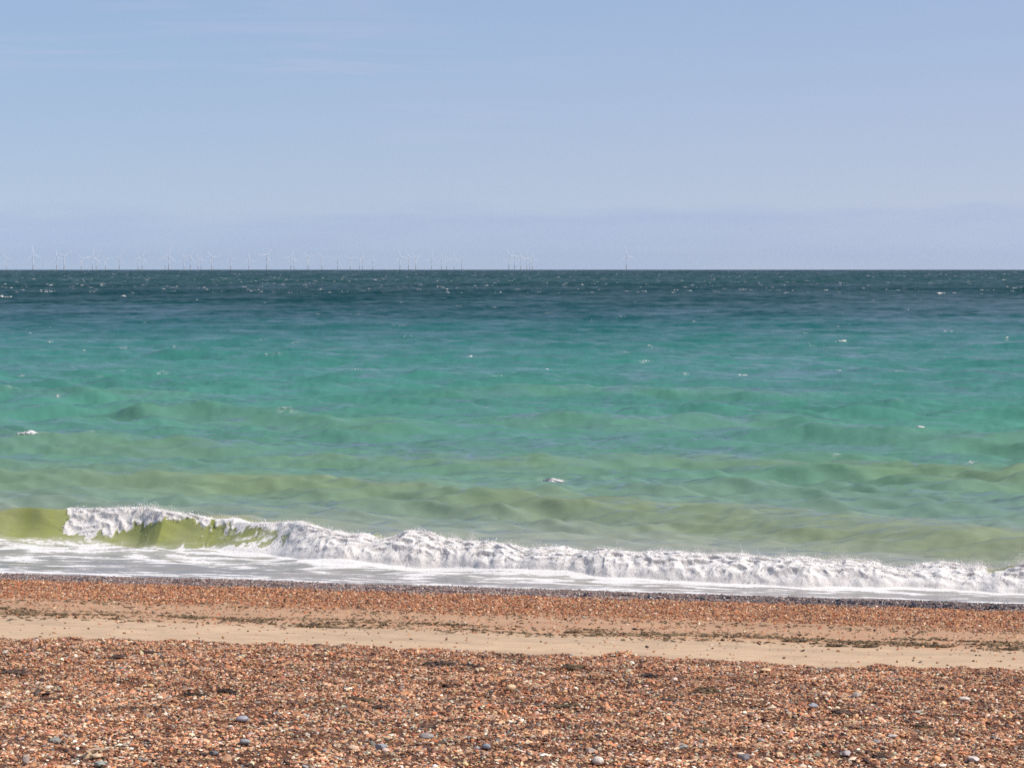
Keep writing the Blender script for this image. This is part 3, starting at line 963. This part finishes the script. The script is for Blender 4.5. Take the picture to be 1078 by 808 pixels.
# ---------------------------------------------------------------- wind farm
m_tur, nt, bs, out = new_mat('turbine_paint')
tn = NOISE(nt, nt.nodes.new('ShaderNodeNewGeometry').outputs['Position'], .08, 3, .5)
nt.links.new(MIX(nt, tn, lin(206, 208, 212), lin(220, 221, 224)), bs.inputs['Base Color'])
bs.inputs['Roughness'].default_value = .45
m_yel, nt, bs, out = new_mat('foundation_yellow')
bs.inputs['Base Color'].default_value = (*lin(204, 203, 198), 1); bs.inputs['Roughness'].default_value = .55


def lathe(name, prof, seg=14, axis='z'):
    ang = np.linspace(0, 2 * math.pi, seg + 1)[:-1]
    pr = np.array(prof, float)
    ring = np.stack([pr[:, 0:1] * np.cos(ang), pr[:, 0:1] * np.sin(ang), np.repeat(pr[:, 1:2], seg, 1)], -1)
    if axis == 'y': ring = ring[..., [0, 2, 1]] * np.array([1, -1, 1])
    n = len(pr)
    idx = np.arange(n * seg).reshape(n, seg)
    q = np.stack([idx[:-1], np.roll(idx, -1, 1)[:-1], np.roll(idx, -1, 1)[1:], idx[1:]], -1).reshape(-1, 4)
    loops = np.concatenate([q.ravel(), idx[0][::-1], idx[-1]])
    starts = np.concatenate([np.arange(len(q)) * 4, [len(q) * 4, len(q) * 4 + seg]])
    return mesh_np(name, ring.reshape(-1, 3), loops, starts, None, True)


me_tower = lathe('tower', [(2.6, 16), (2.45, 35), (2.1, 60), (1.6, 77.5), (1.5, 78.2)])
me_tower.materials.append(m_tur)
me_found = lathe('foundation', [(3.2, -14), (3.2, 12), (3.2, 15), (5.2, 15.1), (5.2, 15.5), (5.2, 16.6), (5.05, 16.6), (5.05, 15.5), (2.7, 15.5), (2.7, 16.2)])
me_found.materials.append(m_yel)
me_nac = lathe('nacelle', [(.9, -6.5), (1.9, -6.0), (2.1, -2), (2.1, 4), (1.8, 8.4), (1.0, 9.2)], 12, 'y')
me_nac.materials.append(m_tur)
me_hub = lathe('hub', [(.2, -2.6), (1.1, -2.2), (1.75, -1.0), (1.9, .4), (1.7, 1.2)], 12, 'y')
me_hub.materials.append(m_tur)
bl = []
for zz, ch, th in [(0, 1.7, 1.7), (2.5, 1.9, 1.7), (7, 3.4, 1.1), (11, 3.9, .8), (20, 3.2, .55), (32, 2.4, .36), (44, 1.6, .22), (52, .9, .12), (54.5, .25, .06)]:
    a8 = np.linspace(0, 2 * math.pi, 11)[:-1]
    bl.append(np.stack([np.cos(a8) * ch / 2 + ch * .12, np.sin(a8) * th / 2, np.full(10, zz + 1.2)], -1))
bl = np.array(bl)
idx = np.arange(bl.shape[0] * 10).reshape(-1, 10)
q = np.stack([idx[:-1], np.roll(idx, -1, 1)[:-1], np.roll(idx, -1, 1)[1:], idx[1:]], -1).reshape(-1, 4)
me_blade = mesh_np('blade', bl.reshape(-1, 3), np.concatenate([q.ravel(), idx[0][::-1], idx[-1]]),
                   np.concatenate([np.arange(len(q)) * 4, [len(q) * 4, len(q) * 4 + 10]]), None, True)
me_blade.materials.append(m_tur)

tpl = bpy.data.objects.new('wind_turbine', None); C.objects.link(tpl)
parts = [link('tower', me_tower, None, tpl), link('foundation', me_found, None, tpl)]
nac = link('nacelle', me_nac, None, tpl); nac.location = (0, 0, 80); parts.append(nac)
hub = link('hub', me_hub, None, tpl); hub.location = (0, -8.2, 80); parts.append(hub)
for i in range(3):
    bo = link('blade', me_blade, None, hub)
    bo.rotation_euler = (0, i * 2 * math.pi / 3, 0)

TURB = [(7, 272.5), (34.8, 268.0), (59.7, 270.4), (67.4, 269.3), (85.5, 272.0), (97.3, 269.6), (101.5, 271.6), (111, 272.8), (125.8, 270.6), (145.5, 272.6),
        (149.8, 271.0), (174, 272.0), (177.6, 268.6), (193.7, 272.0), (200.3, 269.5), (208.7, 272.6), (211.7, 273.0), (223, 270.8), (243, 271.2),
        (262, 272.5), (280.8, 268.8), (306.4, 270.3), (309.6, 272.9), (324.4, 270.8), (339, 271.3), (355.6, 272.5), (368.8, 272.7), (378.6, 273.1),
        (381.6, 272.7), (392.6, 273.1), (421.2, 270.2), (430.3, 270.5), (437.8, 271.0), (454.3, 272.0), (464.7, 272.5), (470.4, 272.7), (478.2, 273.1),
        (486.2, 273.5), (536, 269.2), (542, 270.2), (548.5, 271.0), (554.8, 271.6), (558, 272.3), (560.8, 272.6), (659.5, 269.0)]


def ordinal(n):
    W = ['first', 'second', 'third', 'fourth', 'fifth', 'sixth', 'seventh', 'eighth', 'ninth', 'tenth', 'eleventh', 'twelfth', 'thirteenth',
         'fourteenth', 'fifteenth', 'sixteenth', 'seventeenth', 'eighteenth', 'nineteenth']
    if n <= 19: return W[n - 1]
    return 'twentieth' if n == 20 else 'twenty-' + W[n - 21] if n < 30 else 'thirtieth'


def turbine_label(i):
    if i == len(TURB) - 1: return 'lone wind turbine standing apart at the right end of the wind farm'
    if i >= 38:
        return ['leftmost and tallest', 'second', 'third', 'fourth', 'fifth', 'rightmost and shortest'][i - 38] + \
            (' wind turbine' if i in (38, 43) else ' wind turbine from the left') + ' in the tight six-turbine cluster near mid horizon'
    if i >= 30:
        j = i - 30
        return ['leftmost and tallest wind turbine of the group of eight left of the tight cluster',
                'second wind turbine from the left in the group of eight left of the tight cluster',
                'third wind turbine from the left in the group of eight left of the tight cluster',
                'fourth wind turbine from the left in the group of eight left of the tight cluster',
                'fifth wind turbine from the left in the group of eight left of the tight cluster',
                'sixth wind turbine from the left in the group of eight left of the tight cluster',
                'seventh wind turbine from the left in the group of eight left of the tight cluster',
                'rightmost faint wind turbine of the group of eight left of the tight cluster'][j]
    if i == 0: return 'faint wind turbine on the horizon nearest the left edge'
    size = 'tall ' if TURB[i][1] < 269.8 else 'small faint ' if TURB[i][1] > 272.2 else 'pale '
    return size + 'wind turbine on the horizon, ' + ordinal(i + 1) + ' counted from the left edge'


trng = random.Random(5)
for i, (X, Y) in enumerate(TURB):
    ax, az = px_ray(X, Y)
    lo, hi = 9000.0, 30000.0
    for _ in range(50):                                   # distance at which an 80 m hub shows at that height
        y = (lo + hi) / 2
        d2 = y * y * (1 + ax * ax)
        if (80 - d2 / (2 * RE) - EYE) / y > az: lo = y
        else: hi = y
    x = ax * y
    loc = (x, y, -(x * x + y * y) / (2 * RE))
    root = tpl if i == 0 else tpl.copy()
    if i: C.objects.link(root)
    root.location = loc
    root.rotation_euler = (0, 0, math.radians(20 + trng.uniform(-6, 6)))
    tag(root, turbine_label(i), 'wind turbine', 'offshore wind turbines along the horizon')
    spin = trng.uniform(0, 2.09)
    if i == 0:
        hub.rotation_euler = (0, spin, 0)
        continue
    for p in parts:
        c = p.copy(); C.objects.link(c); c.parent = root
        if p is hub: c.rotation_euler = (0, spin, 0)
        for g in p.children:
            d = g.copy(); C.objects.link(d); d.parent = c

# ---------------------------------------------------------------- haze
HAZE = 1
if HAZE:
    import bmesh
    bm = bmesh.new(); bmesh.ops.create_cube(bm, size=1.0)
    me = bpy.data.meshes.new('haze'); bm.to_mesh(me); bm.free()
    hz = bpy.data.objects.new('haze', me); C.objects.link(hz)
    zlo, zhi = -70.0, 150.0
    hz.scale = (34000, 31500, zhi - zlo); hz.location = (0, 15500, (zlo + zhi) / 2)
    hz['kind'] = 'stuff'
    mh = bpy.data.materials.new('haze_air'); mh.use_nodes = True
    nt = mh.node_tree
    nt.nodes.remove(nt.nodes['Principled BSDF'])
    pv = nt.nodes.new('ShaderNodeVolumePrincipled')
    pv.inputs['Color'].default_value = (.80, .88, 1.0, 1)
    pv.inputs['Density'].default_value = 1.6e-5
    pv.inputs['Anisotropy'].default_value = .3
    nt.links.new(pv.outputs[0], nt.nodes['Material Output'].inputs['Volume'])
    me.materials.append(mh)
